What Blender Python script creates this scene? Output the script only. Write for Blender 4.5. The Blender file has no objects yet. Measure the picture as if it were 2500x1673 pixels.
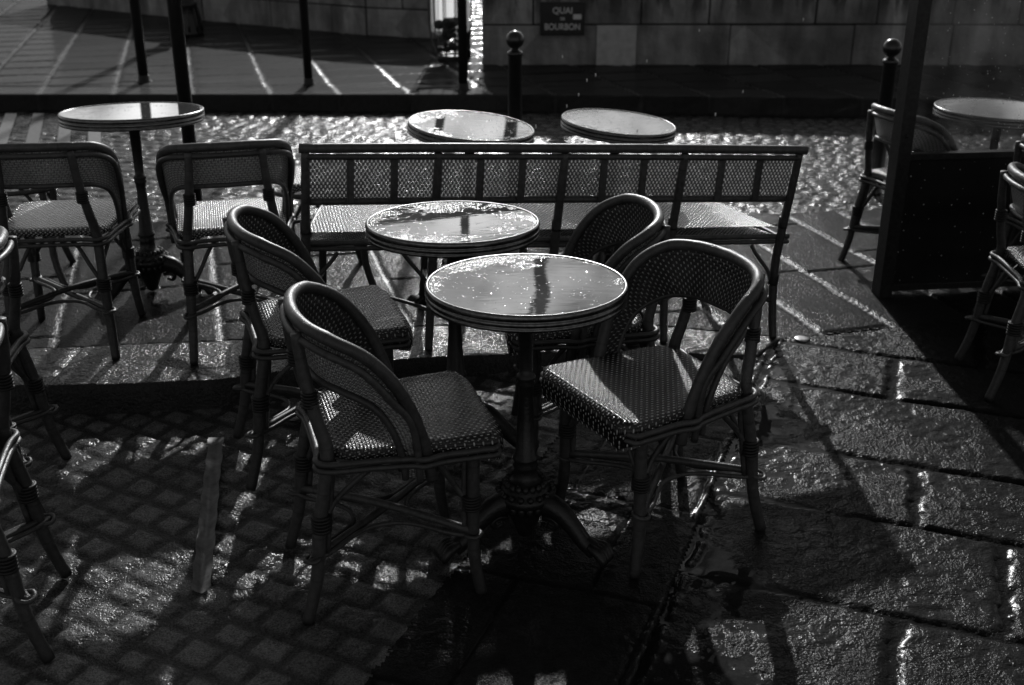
import bpy, math, random
import numpy as np
from mathutils import Vector, Matrix
random.seed(7); rng = np.random.RandomState(11)
S = bpy.context.scene
col = S.collection
R = math.radians
CAMH = 1.656

# ------------------------------------------------------------------ object helpers
def tag(o, label=None, cat=None, group=None, kind=None):
    if label: o['label'] = label
    if cat: o['category'] = cat
    if group: o['group'] = group
    if kind: o['kind'] = kind
    return o

def empty(name, loc=(0, 0, 0), rot=(0, 0, 0)):
    o = bpy.data.objects.new(name, None); col.objects.link(o)
    o.empty_display_size = .05
    o.location = loc; o.rotation_euler = rot
    return o

def children(o): return [c for c in bpy.data.objects if c.parent == o]

def copy_tree(o, parent=None):
    kids = children(o)
    c = o.copy(); col.objects.link(c)
    c.parent = parent
    for ch in kids: copy_tree(ch, c)
    return c

class MB:
    """collects shapes, then links them as ONE mesh object"""
    def __init__(s): s.v = []; s.f = []; s.uv = []; s.m = []; s.sm = []
    def add(s, vs, fs, uvs=None, mi=0, smooth=True):
        b = len(s.v); s.v += [tuple(v) for v in vs]
        for k, f in enumerate(fs):
            s.f.append([i + b for i in f]); s.m.append(mi); s.sm.append(smooth)
            s.uv.append(uvs[k] if uvs else [(vs[i][0], vs[i][1]) for i in f])
        return s
    def tube(s, pts, r, sides=10, closed=False, sub=6, knots=0, ends=True, flat=1.0):
        P = [Vector(p) for p in pts]
        rr = list(r) if isinstance(r, (list, tuple)) else [r] * len(P)
        if sub > 1 and len(P) > 2:
            Q = []; q = []
            n = len(P); rngs = n if closed else n - 1
            for i in range(rngs):
                if closed: a, b, c, d = P[(i-1) % n], P[i], P[(i+1) % n], P[(i+2) % n]; ra, rb = rr[i], rr[(i+1) % n]
                else: a, b, c, d = P[max(i-1, 0)], P[i], P[i+1], P[min(i+2, n-1)]; ra, rb = rr[i], rr[i+1]
                for k in range(sub):
                    t = k / sub
                    Q.append(.5*((2*b)+(c-a)*t+(2*a-5*b+4*c-d)*t*t+(3*b-a-3*c+d)*t**3)); q.append(ra+(rb-ra)*t)
            if not closed: Q.append(P[-1]); q.append(rr[-1])
            P, rr = Q, q
        n = len(P)
        T = []
        for i in range(n):
            a = P[(i-1) % n] if (closed or i > 0) else P[i]
            b = P[(i+1) % n] if (closed or i < n-1) else P[i]
            T.append((b-a).normalized())
        up = Vector((0, 0, 1))
        if abs(T[0].dot(up)) > .9: up = Vector((0, 1, 0))
        N = (up - T[0]*up.dot(T[0])).normalized()
        vs = []; uvr = []; L = 0
        for i in range(n):
            N = (N - T[i]*N.dot(T[i])).normalized(); B = T[i].cross(N)
            if i: L += (P[i]-P[i-1]).length
            rad = rr[i]
            if knots:
                ph = (L / knots) % 1.0
                rad *= 1 + .07*math.exp(-((ph-.5)/.06)**2)
            for k in range(sides):
                a = 2*math.pi*k/sides
                vs.append(P[i] + N*(rad*math.cos(a)*flat) + B*(rad*math.sin(a)))
            uvr.append(L)
        fs = []; uv = []
        m = n if closed else n-1
        for i in range(m):
            j = (i+1) % n; u0 = uvr[i]; u1 = uvr[j] if j else uvr[-1]+.01
            for k in range(sides):
                l = (k+1) % sides
                fs.append([i*sides+k, i*sides+l, j*sides+l, j*sides+k])
                uv.append([(u0, k/sides), (u0, (k+1)/sides), (u1, (k+1)/sides), (u1, k/sides)])
        if ends and not closed:
            fs.append([k for k in range(sides)][::-1]); uv.append([(0, 0)]*sides)
            fs.append([(n-1)*sides+k for k in range(sides)]); uv.append([(0, 0)]*sides)
        return s.add(vs, fs, uv)
    def lathe(s, prof, sides=24, c=(0, 0), cap=True, mi=0, smooth=True):
        vs = []; fs = []
        for z, r in prof:
            for k in range(sides):
                a = 2*math.pi*k/sides; vs.append((c[0]+r*math.cos(a), c[1]+r*math.sin(a), z))
        for i in range(len(prof)-1):
            for k in range(sides):
                l = (k+1) % sides; fs.append([i*sides+k, i*sides+l, (i+1)*sides+l, (i+1)*sides+k])
        if cap:
            fs.append([k for k in range(sides)][::-1]); fs.append([(len(prof)-1)*sides+k for k in range(sides)])
        return s.add(vs, fs, None, mi, smooth)
    def box(s, a, b, bev=0.0, mi=0):
        x0, y0, z0 = a; x1, y1, z1 = b
        if bev <= 0:
            vs = [(x0,y0,z0),(x1,y0,z0),(x1,y1,z0),(x0,y1,z0),(x0,y0,z1),(x1,y0,z1),(x1,y1,z1),(x0,y1,z1)]
            fs = [[3,2,1,0],[4,5,6,7],[0,1,5,4],[1,2,6,5],[2,3,7,6],[3,0,4,7]]
            return s.add(vs, fs, None, mi, False)
        import bmesh
        bm = bmesh.new(); bmesh.ops.create_cube(bm, size=1)
        for v in bm.verts: v.co = Vector(((x0+x1)/2+v.co.x*(x1-x0), (y0+y1)/2+v.co.y*(y1-y0), (z0+z1)/2+v.co.z*(z1-z0)))
        bmesh.ops.bevel(bm, geom=bm.edges[:], offset=bev, segments=2, affect='EDGES', profile=.6)
        bm.verts.index_update()
        vs = [tuple(v.co) for v in bm.verts]; fs = [[v.index for v in f.verts] for f in bm.faces]
        bm.free()
        return s.add(vs, fs, None, mi, False)
    def sphere(s, c, r, seg=16, rings=10, sc=(1, 1, 1)):
        prof = []
        vs = []; fs = []
        for i in range(rings+1):
            t = math.pi*i/rings
            for k in range(seg):
                a = 2*math.pi*k/seg
                vs.append((c[0]+r*sc[0]*math.sin(t)*math.cos(a), c[1]+r*sc[1]*math.sin(t)*math.sin(a), c[2]-r*sc[2]*math.cos(t)))
        for i in range(rings):
            for k in range(seg):
                l = (k+1) % seg; fs.append([i*seg+k, i*seg+l, (i+1)*seg+l, (i+1)*seg+k])
        return s.add(vs, fs)
    def build(s, name, mats, parent=None, loc=None, rot=None):
        me = bpy.data.meshes.new(name)
        me.from_pydata(s.v, [], s.f)
        if not isinstance(mats, (list, tuple)): mats = [mats]
        for m in mats: me.materials.append(m)
        me.polygons.foreach_set('material_index', s.m)
        me.polygons.foreach_set('use_smooth', s.sm)
        ul = me.uv_layers.new(name='UVMap')
        flat = [c for f in s.uv for p in f for c in p]
        ul.data.foreach_set('uv', flat)
        me.update(); 
        o = bpy.data.objects.new(name, me); col.objects.link(o)
        if parent: o.parent = parent
        if loc: o.location = loc
        if rot: o.rotation_euler = rot
        return o

# ------------------------------------------------------------------ node helpers
class NT:
    def __init__(s, name):
        s.mat = bpy.data.materials.new(name); s.mat.use_nodes = True
        s.t = s.mat.node_tree; s.n = s.t.nodes; s.l = s.t.links
        s.b = s.n['Principled BSDF']; s.out = s.n['Material Output']
    def node(s, typ, **k):
        n = s.n.new(typ)
        for a, v in k.items():
            if a.startswith('i_'): n.inputs[int(a[2:])].default_value = v
            else: setattr(n, a, v)
        return n
    def link(s, a, b): s.l.new(a, b)
    def val(s, x, sock):
        if isinstance(x, (int, float)): sock.default_value = x
        else: s.link(x, sock)
    def math(s, op, a, b=0.0, c=0.0, clamp=False):
        n = s.n.new('ShaderNodeMath'); n.operation = op; n.use_clamp = clamp
        s.val(a, n.inputs[0]); s.val(b, n.inputs[1])
        if op in ('MULTIPLY_ADD', 'SMOOTH_MIN', 'WRAP', 'COMPARE'): s.val(c, n.inputs[2])
        return n.outputs[0]
    def mapr(s, x, a, b, c, d, smooth=False):
        n = s.n.new('ShaderNodeMapRange'); s.val(x, n.inputs[0])
        for i, q in enumerate((a, b, c, d)): s.val(q, n.inputs[i+1])
        if smooth: n.interpolation_type = 'SMOOTHSTEP'
        return n.outputs[0]
    def noise(s, scale, detail=4, vec=None, rough=.55, dist=0.0, out=0):
        n = s.n.new('ShaderNodeTexNoise'); n.inputs['Scale'].default_value = scale; n.inputs['Detail'].default_value = detail
        n.inputs['Roughness'].default_value = rough; n.inputs['Distortion'].default_value = dist
        if vec is not None: s.link(vec, n.inputs['Vector'])
        return n.outputs[out]
    def voro(s, scale, vec=None, feature='F1', rand=1.0):
        n = s.n.new('ShaderNodeTexVoronoi'); n.feature = feature; n.inputs['Scale'].default_value = scale
        n.inputs['Randomness'].default_value = rand
        if vec is not None: s.link(vec, n.inputs['Vector'])
        return n
    def coord(s, which='Object'): return s.n.new('ShaderNodeTexCoord').outputs[which]
    def grey(s, x, a, b):
        """value x in 0..1 -> grey a..b"""
        v = s.mapr(x, 0, 1, a, b)
        c = s.n.new('ShaderNodeCombineColor'); 
        for i in range(3): s.link(v, c.inputs[i])
        return c.outputs[0]
    def bump(s, h, strength, dist, prev=None):
        n = s.n.new('ShaderNodeBump'); s.val(strength, n.inputs['Strength']); n.inputs['Distance'].default_value = dist
        s.link(h, n.inputs['Height'])
        if prev is not None: s.link(prev, n.inputs['Normal'])
        return n.outputs[0]
    def setp(s, **k):
        for a, v in k.items():
            i = s.b.inputs[a.replace('_', ' ')]
            if isinstance(v, (int, float)): i.default_value = v
            elif isinstance(v, tuple): i.default_value = v
            else: s.link(v, i)

def g(v): return (v, v, v, 1)

def wet_stone(name, lo, hi, rough=.42, coat=.8, coatr=.16, fine=260, fstr=.55, fd=.0025, mid=45, mstr=.35, md=.006, attr=True, joints=False, det=4):
    m = NT(name); P = m.coord('Object')
    sp = m.noise(190, 4, P, .75); big = m.noise(3.2, 4, P); med = m.noise(28, 4, P)
    mix = m.math('ADD', m.math('MULTIPLY', m.mapr(sp, .38, .64, 0, 1), .6), m.math('MULTIPLY', m.mapr(med, .35, .65, 0, 1), .22))
    mix = m.math('ADD', mix, m.math('MULTIPLY', m.mapr(big, .3, .7, 0, 1), .2))
    hf = m.noise(fine, det, P, .7); hm = m.noise(mid, 3, P, .6)
    if attr:
        a = m.node('ShaderNodeAttribute', attribute_name='wet').outputs['Fac']
        sh = m.node('ShaderNodeAttribute', attribute_name='shade').outputs['Fac']
    else:
        a = 0.0; sh = 1.0
    # drying patches: the film of water comes and goes
    film = m.mapr(m.noise(9, 5, P, .6), .40, .62, 0, 1)
    if attr:
        inv = m.math('SUBTRACT', 1.0, a)
        s1 = m.math('MULTIPLY', m.math('MULTIPLY', m.mapr(film, 0, 1, fstr, fstr*.55), inv), 1.0)
        s2 = m.math('MULTIPLY', inv, mstr)
        if joints:
            s1 = m.mapr(film, 0, 1, fstr, fstr*.55); s2 = mstr; cr = m.math('MULTIPLY_ADD', a, (.40-coatr)/.3, coatr)
        else: cr = m.math('MULTIPLY_ADD', inv, coatr-.02, .02)
        bc = m.n.new('ShaderNodeMix'); bc.data_type = 'RGBA'; bc.blend_type = 'MULTIPLY'; bc.inputs[0].default_value = 1
        m.link(m.grey(mix, lo, hi), bc.inputs[6]); 
        cc = m.n.new('ShaderNodeCombineColor'); [m.link(sh, cc.inputs[i]) for i in range(3)]
        m.link(cc.outputs[0], bc.inputs[7]); basec = bc.outputs[2]
    else:
        s1 = m.mapr(film, 0, 1, fstr, fstr*.55); s2 = mstr; cr = coatr; basec = m.grey(mix, lo, hi)
    if attr:
        coat = m.math('MULTIPLY_ADD', a, 2.6, coat*.45) if joints else m.math('MULTIPLY', m.math('MAXIMUM', m.mapr(sh, .30, .55, .4 if 'sett' in name else .05, 1), a), coat)
        rg = m.node('ShaderNodeAttribute', attribute_name='ridge').outputs['Fac']
        nr = m.math('SUBTRACT', 1.0, m.math('MULTIPLY', rg, .8)); s2 = m.math('MULTIPLY', s2, nr); s1 = m.math('MULTIPLY', s1, nr)
        cr = m.math('MAXIMUM', cr, m.math('MULTIPLY', rg, .30)); coat = m.math('MAXIMUM', coat, rg)
        patch = m.mapr(m.noise(4.2, 4, P, .6), .42, .60, 1.0, .22 if name == 'wet_granite_slab' else .7)
        s1 = m.math('MULTIPLY', s1, patch)
    else: s1 = fstr
    b = m.bump(hm, s2, md); b = m.bump(hf, s1, fd, b)
    m.setp(Base_Color=basec, Roughness=rough, Coat_Weight=coat, Coat_Roughness=cr, Normal=b, Coat_Normal=b)
    m.b.inputs['Coat IOR'].default_value = 1.33; m.b.inputs['Specular IOR Level'].default_value = .08
    return m.mat

M = {}
M['cobble'] = wet_stone('wet_sett_granite', .004, .25, rough=.75, coat=.55, coatr=.17, fine=95, fstr=1.0, fd=.006, mid=40, mstr=.5, md=.005, det=2)
M['slab'] = wet_stone('wet_granite_slab', .002, .024, rough=.8, coat=.34, coatr=.21, fine=110, fstr=1.0, fd=.008, mid=24, mstr=.7, md=.010, det=2)
M['pave'] = wet_stone('wet_pavement_stone', .003, .024, rough=.8, coat=.55, coatr=.13, fine=95, fstr=1.0, fd=.006, det=2, joints=True)
M['kerb'] = wet_stone('granite_kerb', .004, .055, rough=.7, coat=.8, coatr=.13, fine=90, fstr=1.0, fd=.007, det=2)
M['road'] = wet_stone('wet_road_sett', .005, .035, rough=.7, coat=.6, coatr=.18, fine=52, fstr=1.0, fd=.010, mid=14, mstr=.8, md=.014, det=2)
M['far'] = wet_stone('wet_far_pavement', .014, .05, rough=.85, coat=.45, coatr=.12, fine=50, fstr=.35, fd=.004, mid=9, mstr=.25, md=.008, det=2, joints=True)
M['dirt'] = wet_stone('dark_wet_ground', .02, .06, attr=False)

def wallmat():
    m = NT('weathered_ashlar'); P = m.coord('Object')
    st = m.node('ShaderNodeMapping'); st.inputs['Scale'].default_value = (1, 1, .25); m.link(P, st.inputs[0])
    streak = m.mapr(m.noise(5, 5, st.outputs[0]), .35, .62, 0, 1)
    blot = m.mapr(m.noise(2.2, 5, P), .3, .7, 0, 1)
    v = m.math('MULTIPLY', m.math('MULTIPLY_ADD', streak, .65, .35), m.math('MULTIPLY_ADD', blot, .7, .3))
    tone = m.voro(1.3, P).outputs['Color']; ts = m.node('ShaderNodeSeparateColor'); m.link(tone, ts.inputs[0])
    v = m.math('MULTIPLY', v, m.mapr(ts.outputs[0], 0, 1, .7, 1.25))
    z = m.node('ShaderNodeSeparateXYZ'); m.link(P, z.inputs[0])
    drip = m.math('MULTIPLY', m.mapr(m.noise(7, 4, st.outputs[0]), .48, .56, 0, .85), m.mapr(z.outputs[2], .38, .62, 0, 1))
    v = m.math('MULTIPLY', v, m.math('SUBTRACT', 1.0, drip))
    b = m.bump(m.noise(9, 4, P), .7, .03); b = m.bump(m.noise(60, 5, P), .8, .012, b)
    m.setp(Base_Color=m.grey(v, .05, .55), Roughness=.8, Normal=b)
    return m.mat
M['wall'] = wallmat()
def simple(name, c0, c1, rough, metal=0, nscale=30, bstr=.2, bdist=.002, coat=0, coatr=.1, spec=.5):
    m = NT(name); P = m.coord('Object'); n = m.noise(nscale, 4, P)
    m.setp(Base_Color=m.grey(m.mapr(n, .3, .7, 0, 1), c0, c1), Roughness=rough, Metallic=metal, Coat_Weight=coat, Coat_Roughness=coatr,
           Normal=m.bump(n, bstr, bdist))
    m.b.inputs['Specular IOR Level'].default_value = spec
    return m.mat
M['pale_stone'] = simple('pale_wall_stone', .40, .55, .8, nscale=14, bstr=.5, bdist=.006)
M['joint'] = simple('dark_wall_joint', .02, .04, .9)
M['iron'] = simple('black_cast_iron', .006, .018, .45, 0, 120, .6, .003, coat=.2, coatr=.2)
M['paint'] = simple('dark_gloss_paint', .012, .022, .3, 0, 40, .15, .002, coat=.4, coatr=.18)
M['panelpaint'] = simple('matt_black_panel', .003, .009, .5, 0, 9, .1, .001, spec=.3)
M['frame'] = simple('dark_frame_metal', .008, .03, .4, .3, 60, .1, .001)
M['brass'] = simple('wet_brass_rim', .10, .24, .27, 1.0, 90, .25, .0015)
M['steel'] = simple('dark_steel_ribs', .06, .12, .35, .8)
M['cord'] = simple('black_binding_cord', .006, .015, .5, 0, 600, .5, .001)
M['tape'] = simple('grey_adhesive_tape', .10, .22, .7, 0, 26, .8, .008, coat=.35, coatr=.25, spec=.1)
M['stud'] = simple('worn_steel_stud', .2, .35, .3, 1.0, 80)
M['sign'] = simple('dark_enamel', .012, .02, .3)
M['white'] = simple('white_enamel', .6, .75, .35)
M['tag'] = simple('pale_band', .35, .5, .5)
M['road_reflection'] = simple('painted_road_reflection', .02, .075, .6, 0, 30, .4, .004, coat=.4)  # upright reflections in the wet road, put into the colour
M['rubbish'] = simple('dark_rubbish', .01, .08, .6, 0, 25, 1, .02)
M['leaf'] = simple('dark_leaves', .03, .07, .6)
M['bark'] = simple('dark_bark', .02, .05, .8, 0, 30, 1, .02)
M['facade'] = simple('pale_facade', .3, .45, .8)
M['darkpane'] = simple('dark_window_pane', .02, .03, .2)
M['roof'] = simple('zinc_roof', .12, .18, .5)

def rattan():
    m = NT('varnished_rattan'); uv = m.coord('UV'); P = m.coord('Object')
    sep = m.node('ShaderNodeSeparateXYZ'); m.link(uv, sep.inputs[0])
    ph = m.math('FRACT', m.math('DIVIDE', sep.outputs[0], .115))
    ring = m.mapr(m.math('ABSOLUTE', m.math('SUBTRACT', ph, .5)), 0, .035, 0, 1)
    gr = m.noise(60, 4, P); 
    st = m.node('ShaderNodeMapping'); st.inputs['Scale'].default_value = (6, 60, 1); m.link(uv, st.inputs[0])
    fib = m.noise(4, 3, st.outputs[0])
    v = m.math('MULTIPLY', m.math('MULTIPLY_ADD', m.mapr(gr, .3, .7, 0, 1), .6, .4), m.math('MULTIPLY_ADD', ring, .55, .45))
    v = m.math('MULTIPLY', v, m.mapr(fib, .3, .7, .6, 1.1))
    oi = m.node('ShaderNodeObjectInfo').outputs['Random']
    v = m.math('MULTIPLY', v, m.mapr(oi, 0, 1, .7, 1.3))
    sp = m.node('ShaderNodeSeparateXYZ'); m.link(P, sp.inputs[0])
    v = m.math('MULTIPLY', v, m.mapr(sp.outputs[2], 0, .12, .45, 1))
    scuff = m.mapr(m.noise(22, 5, P, .7), .60, .68, 0, .3); v = m.math('ADD', v, scuff)
    b = m.bump(fib, .25, .0012); b = m.bump(m.noise(350, 2, P), .35, .0012, b)
    vd = m.voro(210, P); b = m.bump(m.math('MULTIPLY', m.mapr(vd.outputs['Distance'], .1, .45, 1, 0), m.mapr(m.noise(30, 2, P), .5, .6, 0, 1)), .6, .0014, b)
    m.setp(Base_Color=m.grey(v, .010, .08), Roughness=.55, Coat_Weight=.38, Coat_Roughness=.26, Normal=b, Coat_Normal=b)
    return m.mat
M['rattan'] = rattan()

def weave(name, dark, light, frac_light, pitch=.0062, holes=.0, tr=.0, gloss=.28, asp=1.15, check=False):
    """two-tone synthetic cane: UV in metres; every crossing is a little pillow, every fourth one is of the light strand"""
    m = NT(name); uv = m.coord('UV')
    sep = m.node('ShaderNodeSeparateXYZ'); m.link(uv, sep.inputs[0])
    x = m.math('DIVIDE', sep.outputs[0], pitch); y = m.math('DIVIDE', sep.outputs[1], pitch*asp)
    i = m.math('FLOOR', x); j = m.math('FLOOR', y)
    fx = m.math('SUBTRACT', m.math('FRACT', x), .5); fy = m.math('SUBTRACT', m.math('FRACT', y), .5)
    k = m.math('FLOORED_MODULO', m.math('MULTIPLY_ADD', j, 1.0 if check else 2.0, i), 2.0 if check else 4.0)
    isl = m.math('LESS_THAN', k, frac_light - .5) if frac_light <= 4 else 1.0
    el = m.math('ADD', m.math('POWER', m.math('ABSOLUTE', m.math('MULTIPLY', fx, 2.1)), 2.5), m.math('POWER', m.math('ABSOLUTE', m.math('MULTIPLY', fy, 1.9)), 2.5))
    dot = m.mapr(el, .30, .75, 1, 0)
    var = m.mapr(m.noise(40, 2, uv), .3, .7, .65, 1.15)
    c = m.math('MULTIPLY', m.math('MULTIPLY', isl, dot), var)
    par = m.math('FLOORED_MODULO', m.math('ADD', i, j), 2.0)
    hx = m.math('COSINE', m.math('MULTIPLY', fx, math.pi)); hy = m.math('COSINE', m.math('MULTIPLY', fy, math.pi))
    h = m.math('MULTIPLY', m.math('MULTIPLY', hx, hy), m.math('MULTIPLY_ADD', isl, .8, m.math('MULTIPLY_ADD', par, .1, .22)))
    b = m.bump(h, 1.0, .0042)
    grv = m.mapr(h, 0, .3, .45, 1)
    cc = m.math('MULTIPLY', m.math('MULTIPLY_ADD', c, light-dark, dark), grv)
    cr = m.n.new('ShaderNodeCombineColor'); [m.link(cc, cr.inputs[q]) for q in range(3)]
    m.setp(Base_Color=cr.outputs[0], Roughness=gloss, Coat_Weight=m.math('MULTIPLY_ADD', isl, .75, .15), Coat_Roughness=.17, Normal=b, Coat_Normal=b)
    last = m.b.outputs[0]
    if tr > 0:
        t = m.node('ShaderNodeBsdfTranslucent'); m.link(cr.outputs[0], t.inputs[0])
        mx = m.node('ShaderNodeMixShader'); mx.inputs[0].default_value = tr
        m.link(last, mx.inputs[1]); m.link(t.outputs[0], mx.inputs[2]); last = mx.outputs[0]
    if holes > 0:
        ex = m.math('SUBTRACT', m.math('ABSOLUTE', fx), .5); ey = m.math('SUBTRACT', m.math('ABSOLUTE', fy), .5)
        d = m.math('SQRT', m.math('ADD', m.math('MULTIPLY', ex, ex), m.math('MULTIPLY', m.math('MULTIPLY', ey, ey), .35)))
        hm = m.math('LESS_THAN', d, holes)
        tp = m.node('ShaderNodeBsdfTransparent'); mx = m.node('ShaderNodeMixShader')
        m.link(hm, mx.inputs[0]); m.link(last, mx.inputs[1]); m.link(tp.outputs[0], mx.inputs[2]); last = mx.outputs[0]
    m.link(last, m.out.inputs[0])
    return m.mat
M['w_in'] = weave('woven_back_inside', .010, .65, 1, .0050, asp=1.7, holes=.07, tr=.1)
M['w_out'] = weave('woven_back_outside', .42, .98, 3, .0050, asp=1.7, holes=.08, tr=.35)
M['w_seat'] = weave('woven_seat_dark', .012, .85, 1, .0056, asp=1.5, gloss=.25)
M['w_seatl'] = weave('woven_seat_light', .02, .95, 1, .0078, gloss=.2, asp=1.45, check=True)
M['w_bench'] = weave('woven_bench_back', .2, .95, 1, .0070, holes=.10, tr=.5, asp=1.6, check=True)

def tablemat(name, seed, bead=.5):
    m = NT(name); P = m.coord('Object')
    mp = m.node('ShaderNodeMapping'); mp.inputs['Location'].default_value = (seed*3.1, seed*1.7, 0); m.link(P, mp.inputs[0]); V = mp.outputs[0]
    sep = m.node('ShaderNodeSeparateXYZ'); m.link(P, sep.inputs[0])
    r = m.math('SQRT', m.math('ADD', m.math('MULTIPLY', sep.outputs[0], sep.outputs[0]), m.math('MULTIPLY', sep.outputs[1], sep.outputs[1])))
    n = m.math('ADD', m.math('MULTIPLY', m.noise(7, 6, V, .7, .3), .7), m.math('MULTIPLY', m.noise(45, 4, V, .7), .3))
    # beads gather along the rim, more on the far and left side
    lean = m.math('MULTIPLY', m.math('ADD', m.math('MULTIPLY', sep.outputs[1], 1.15), m.math('MULTIPLY', sep.outputs[0], -.75)), 1.0 if bead < .6 else .45)
    e = m.math('ADD', m.math('ADD', m.math('MULTIPLY', r, 2.9), lean), m.math('MULTIPLY', m.math('SUBTRACT', n, .5), 3.0))
    mask = m.mapr(e, .90-bead*.35, .93-bead*.35, 0, 1)
    # scattered single drops on the open film
    vd = m.voro(95, V); pick = m.math('GREATER_THAN', m.noise(55, 2, V), .56)
    drop = m.math('MULTIPLY', m.mapr(vd.outputs['Distance'], .18, .34, 1, 0), m.math('MULTIPLY', pick, m.mapr(m.noise(5, 2, V), .45, .6, 0, 1)))
    vb = m.voro(150, V); mask = m.math('MULTIPLY', mask, m.mapr(vb.outputs['Distance'], .35, .62, 1, .15))
    hb = m.math('MULTIPLY', m.mapr(vb.outputs['Distance'], 0, .6, 1, 0), mask)
    hs = m.math('MULTIPLY', m.mapr(e, .95-bead*.35, 1.12-bead*.35, 0, 1, True), 1.0)
    h = m.math('ADD', m.math('ADD', m.math('MULTIPLY', hb, .6), m.math('MULTIPLY', drop, 1.0)), m.math('MULTIPLY', mask, .5))
    st = m.node('ShaderNodeMapping'); st.inputs['Scale'].default_value = (1, 3.5, 1); m.link(V, st.inputs[0])
    rip = m.noise(11, 2, st.outputs[0])
    b0 = m.bump(rip, .018, .008); b = m.bump(h, .45, .0018, b0)
    m.setp(Base_Color=m.grey(m.mapr(m.noise(4, 4, V), .3, .7, 0, 1), .07, .14), Roughness=.6, Specular_IOR_Level=0.0,
           Coat_Weight=1.0, Coat_Roughness=m.math('MULTIPLY_ADD', m.math('MAXIMUM', mask, m.math('MULTIPLY', drop, .9)), .28, .025), Normal=b, Coat_Normal=b)
    m.b.inputs['Coat IOR'].default_value = 1.38
    return m.mat

def glassmat():
    m = NT('rain_spotted_glass'); P = m.coord('Object')
    gl = m.node('ShaderNodeBsdfGlossy'); gl.inputs['Roughness'].default_value = .03; gl.inputs[0].default_value = g(.8)
    tp = m.node('ShaderNodeBsdfTransparent'); tp.inputs[0].default_value = g(.86)
    df = m.node('ShaderNodeBsdfTranslucent'); df.inputs[0].default_value = g(.5)
    fr = m.node('ShaderNodeFresnel'); fr.inputs[0].default_value = 1.45
    mx = m.node('ShaderNodeMixShader'); m.link(fr.outputs[0], mx.inputs[0]); m.link(tp.outputs[0], mx.inputs[1]); m.link(gl.outputs[0], mx.inputs[2])
    mx2 = m.node('ShaderNodeMixShader'); m.link(m.mapr(m.noise(5, 5, P), .4, .75, .0, .025), mx2.inputs[0])
    m.link(mx.outputs[0], mx2.inputs[1]); m.link(df.outputs[0], mx2.inputs[2]); m.link(mx2.outputs[0], m.out.inputs[0])
    return m.mat
M['glass'] = glassmat()
def dropmat():
    m = NT('white_raindrop_glint')
    m.setp(Base_Color=g(.9), Roughness=.1)  # white body colour paints the glint that clear drops would refract
    return m.mat
M['drop'] = dropmat()
def bagmat():
    m = NT('translucent_bin_bag'); P = m.coord('Object')
    t = m.node('ShaderNodeBsdfTranslucent'); t.inputs[0].default_value = g(.97)
    m.setp(Base_Color=g(.7), Roughness=.3, Normal=m.bump(m.noise(12, 4, P), .5, .02))
    mx = m.node('ShaderNodeMixShader'); mx.inputs[0].default_value = .88
    m.link(m.b.outputs[0], mx.inputs[1]); m.link(t.outputs[0], mx.inputs[2]); m.link(mx.outputs[0], m.out.inputs[0])
    return m.mat
M['bag'] = bagmat()

# ------------------------------------------------------------------ ground height fields
def vnoise(x, y, scale, seed):
    r = np.random.RandomState(seed).rand(256, 256)
    x = x*scale+1000.37; y = y*scale+1000.71
    xi = np.floor(x).astype(int); yi = np.floor(y).astype(int); fx = x-xi; fy = y-yi
    fx = fx*fx*(3-2*fx); fy = fy*fy*(3-2*fy)
    a = r[xi % 256, yi % 256]; b = r[(xi+1) % 256, yi % 256]; c = r[xi % 256, (yi+1) % 256]; d = r[(xi+1) % 256, (yi+1) % 256]
    return (a*(1-fx)+b*fx)*(1-fy)+(c*(1-fx)+d*fx)*fy-.5
def fbm(x, y, scale, seed, oct=3):
    s = 0; a = 1
    for o in range(oct): s = s+a*vnoise(x, y, scale*2**o, seed+o); a *= .5
    return s
def sstep(a, b, x):
    t = np.clip((x-a)/(b-a), 0, 1); return t*t*(3-2*t)
def hashf(i, j, s=0):
    v = np.sin(i*127.1+j*311.7+s*74.7)*43758.5453; return v-np.floor(v)

def sidez(x, y=None): return .10*(1-sstep(-.85, 1.25, x))*1.0
K1x = [-9, -1.673, -1.271, -.988, -.421, -.112, .257, .606, .92, 1.05]
K1y = [3.0, 3.371, 3.388, 3.424, 3.62, 3.70, 3.80, 3.85, 3.85, 4.03]
J1x = [-9, -1.817, -.926, -.292, .218, .58, 1.05]
J1y = [3.2, 3.717, 3.817, 4.00, 4.05, 4.15, 4.08]
def yk1(x): return np.interp(x, K1x, K1y)
def yj1(x): return np.interp(x, J1x, J1y)
def yB(x): return 4.045+.27*(x-1.02)
def yroad(x): return 5.62+.155*x
def yfar(x): return 8.85-.06*x*(x > 0)+.0*x

# slanted frames: pavement (15.7 deg to the left) and forecourt slabs (20.5 deg to the right)
def fr_p(x, y): return .963*x+.27*y, -.27*x+.963*y
def fr_r(x, y): return .35*x+.937*y, .937*x-.35*y

def bins(val, edges):
    e = np.array(edges); idx = np.clip(np.searchsorted(e, val)-1, 0, len(e)-2)
    return idx, val-e[idx], e[idx+1]-val

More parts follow.
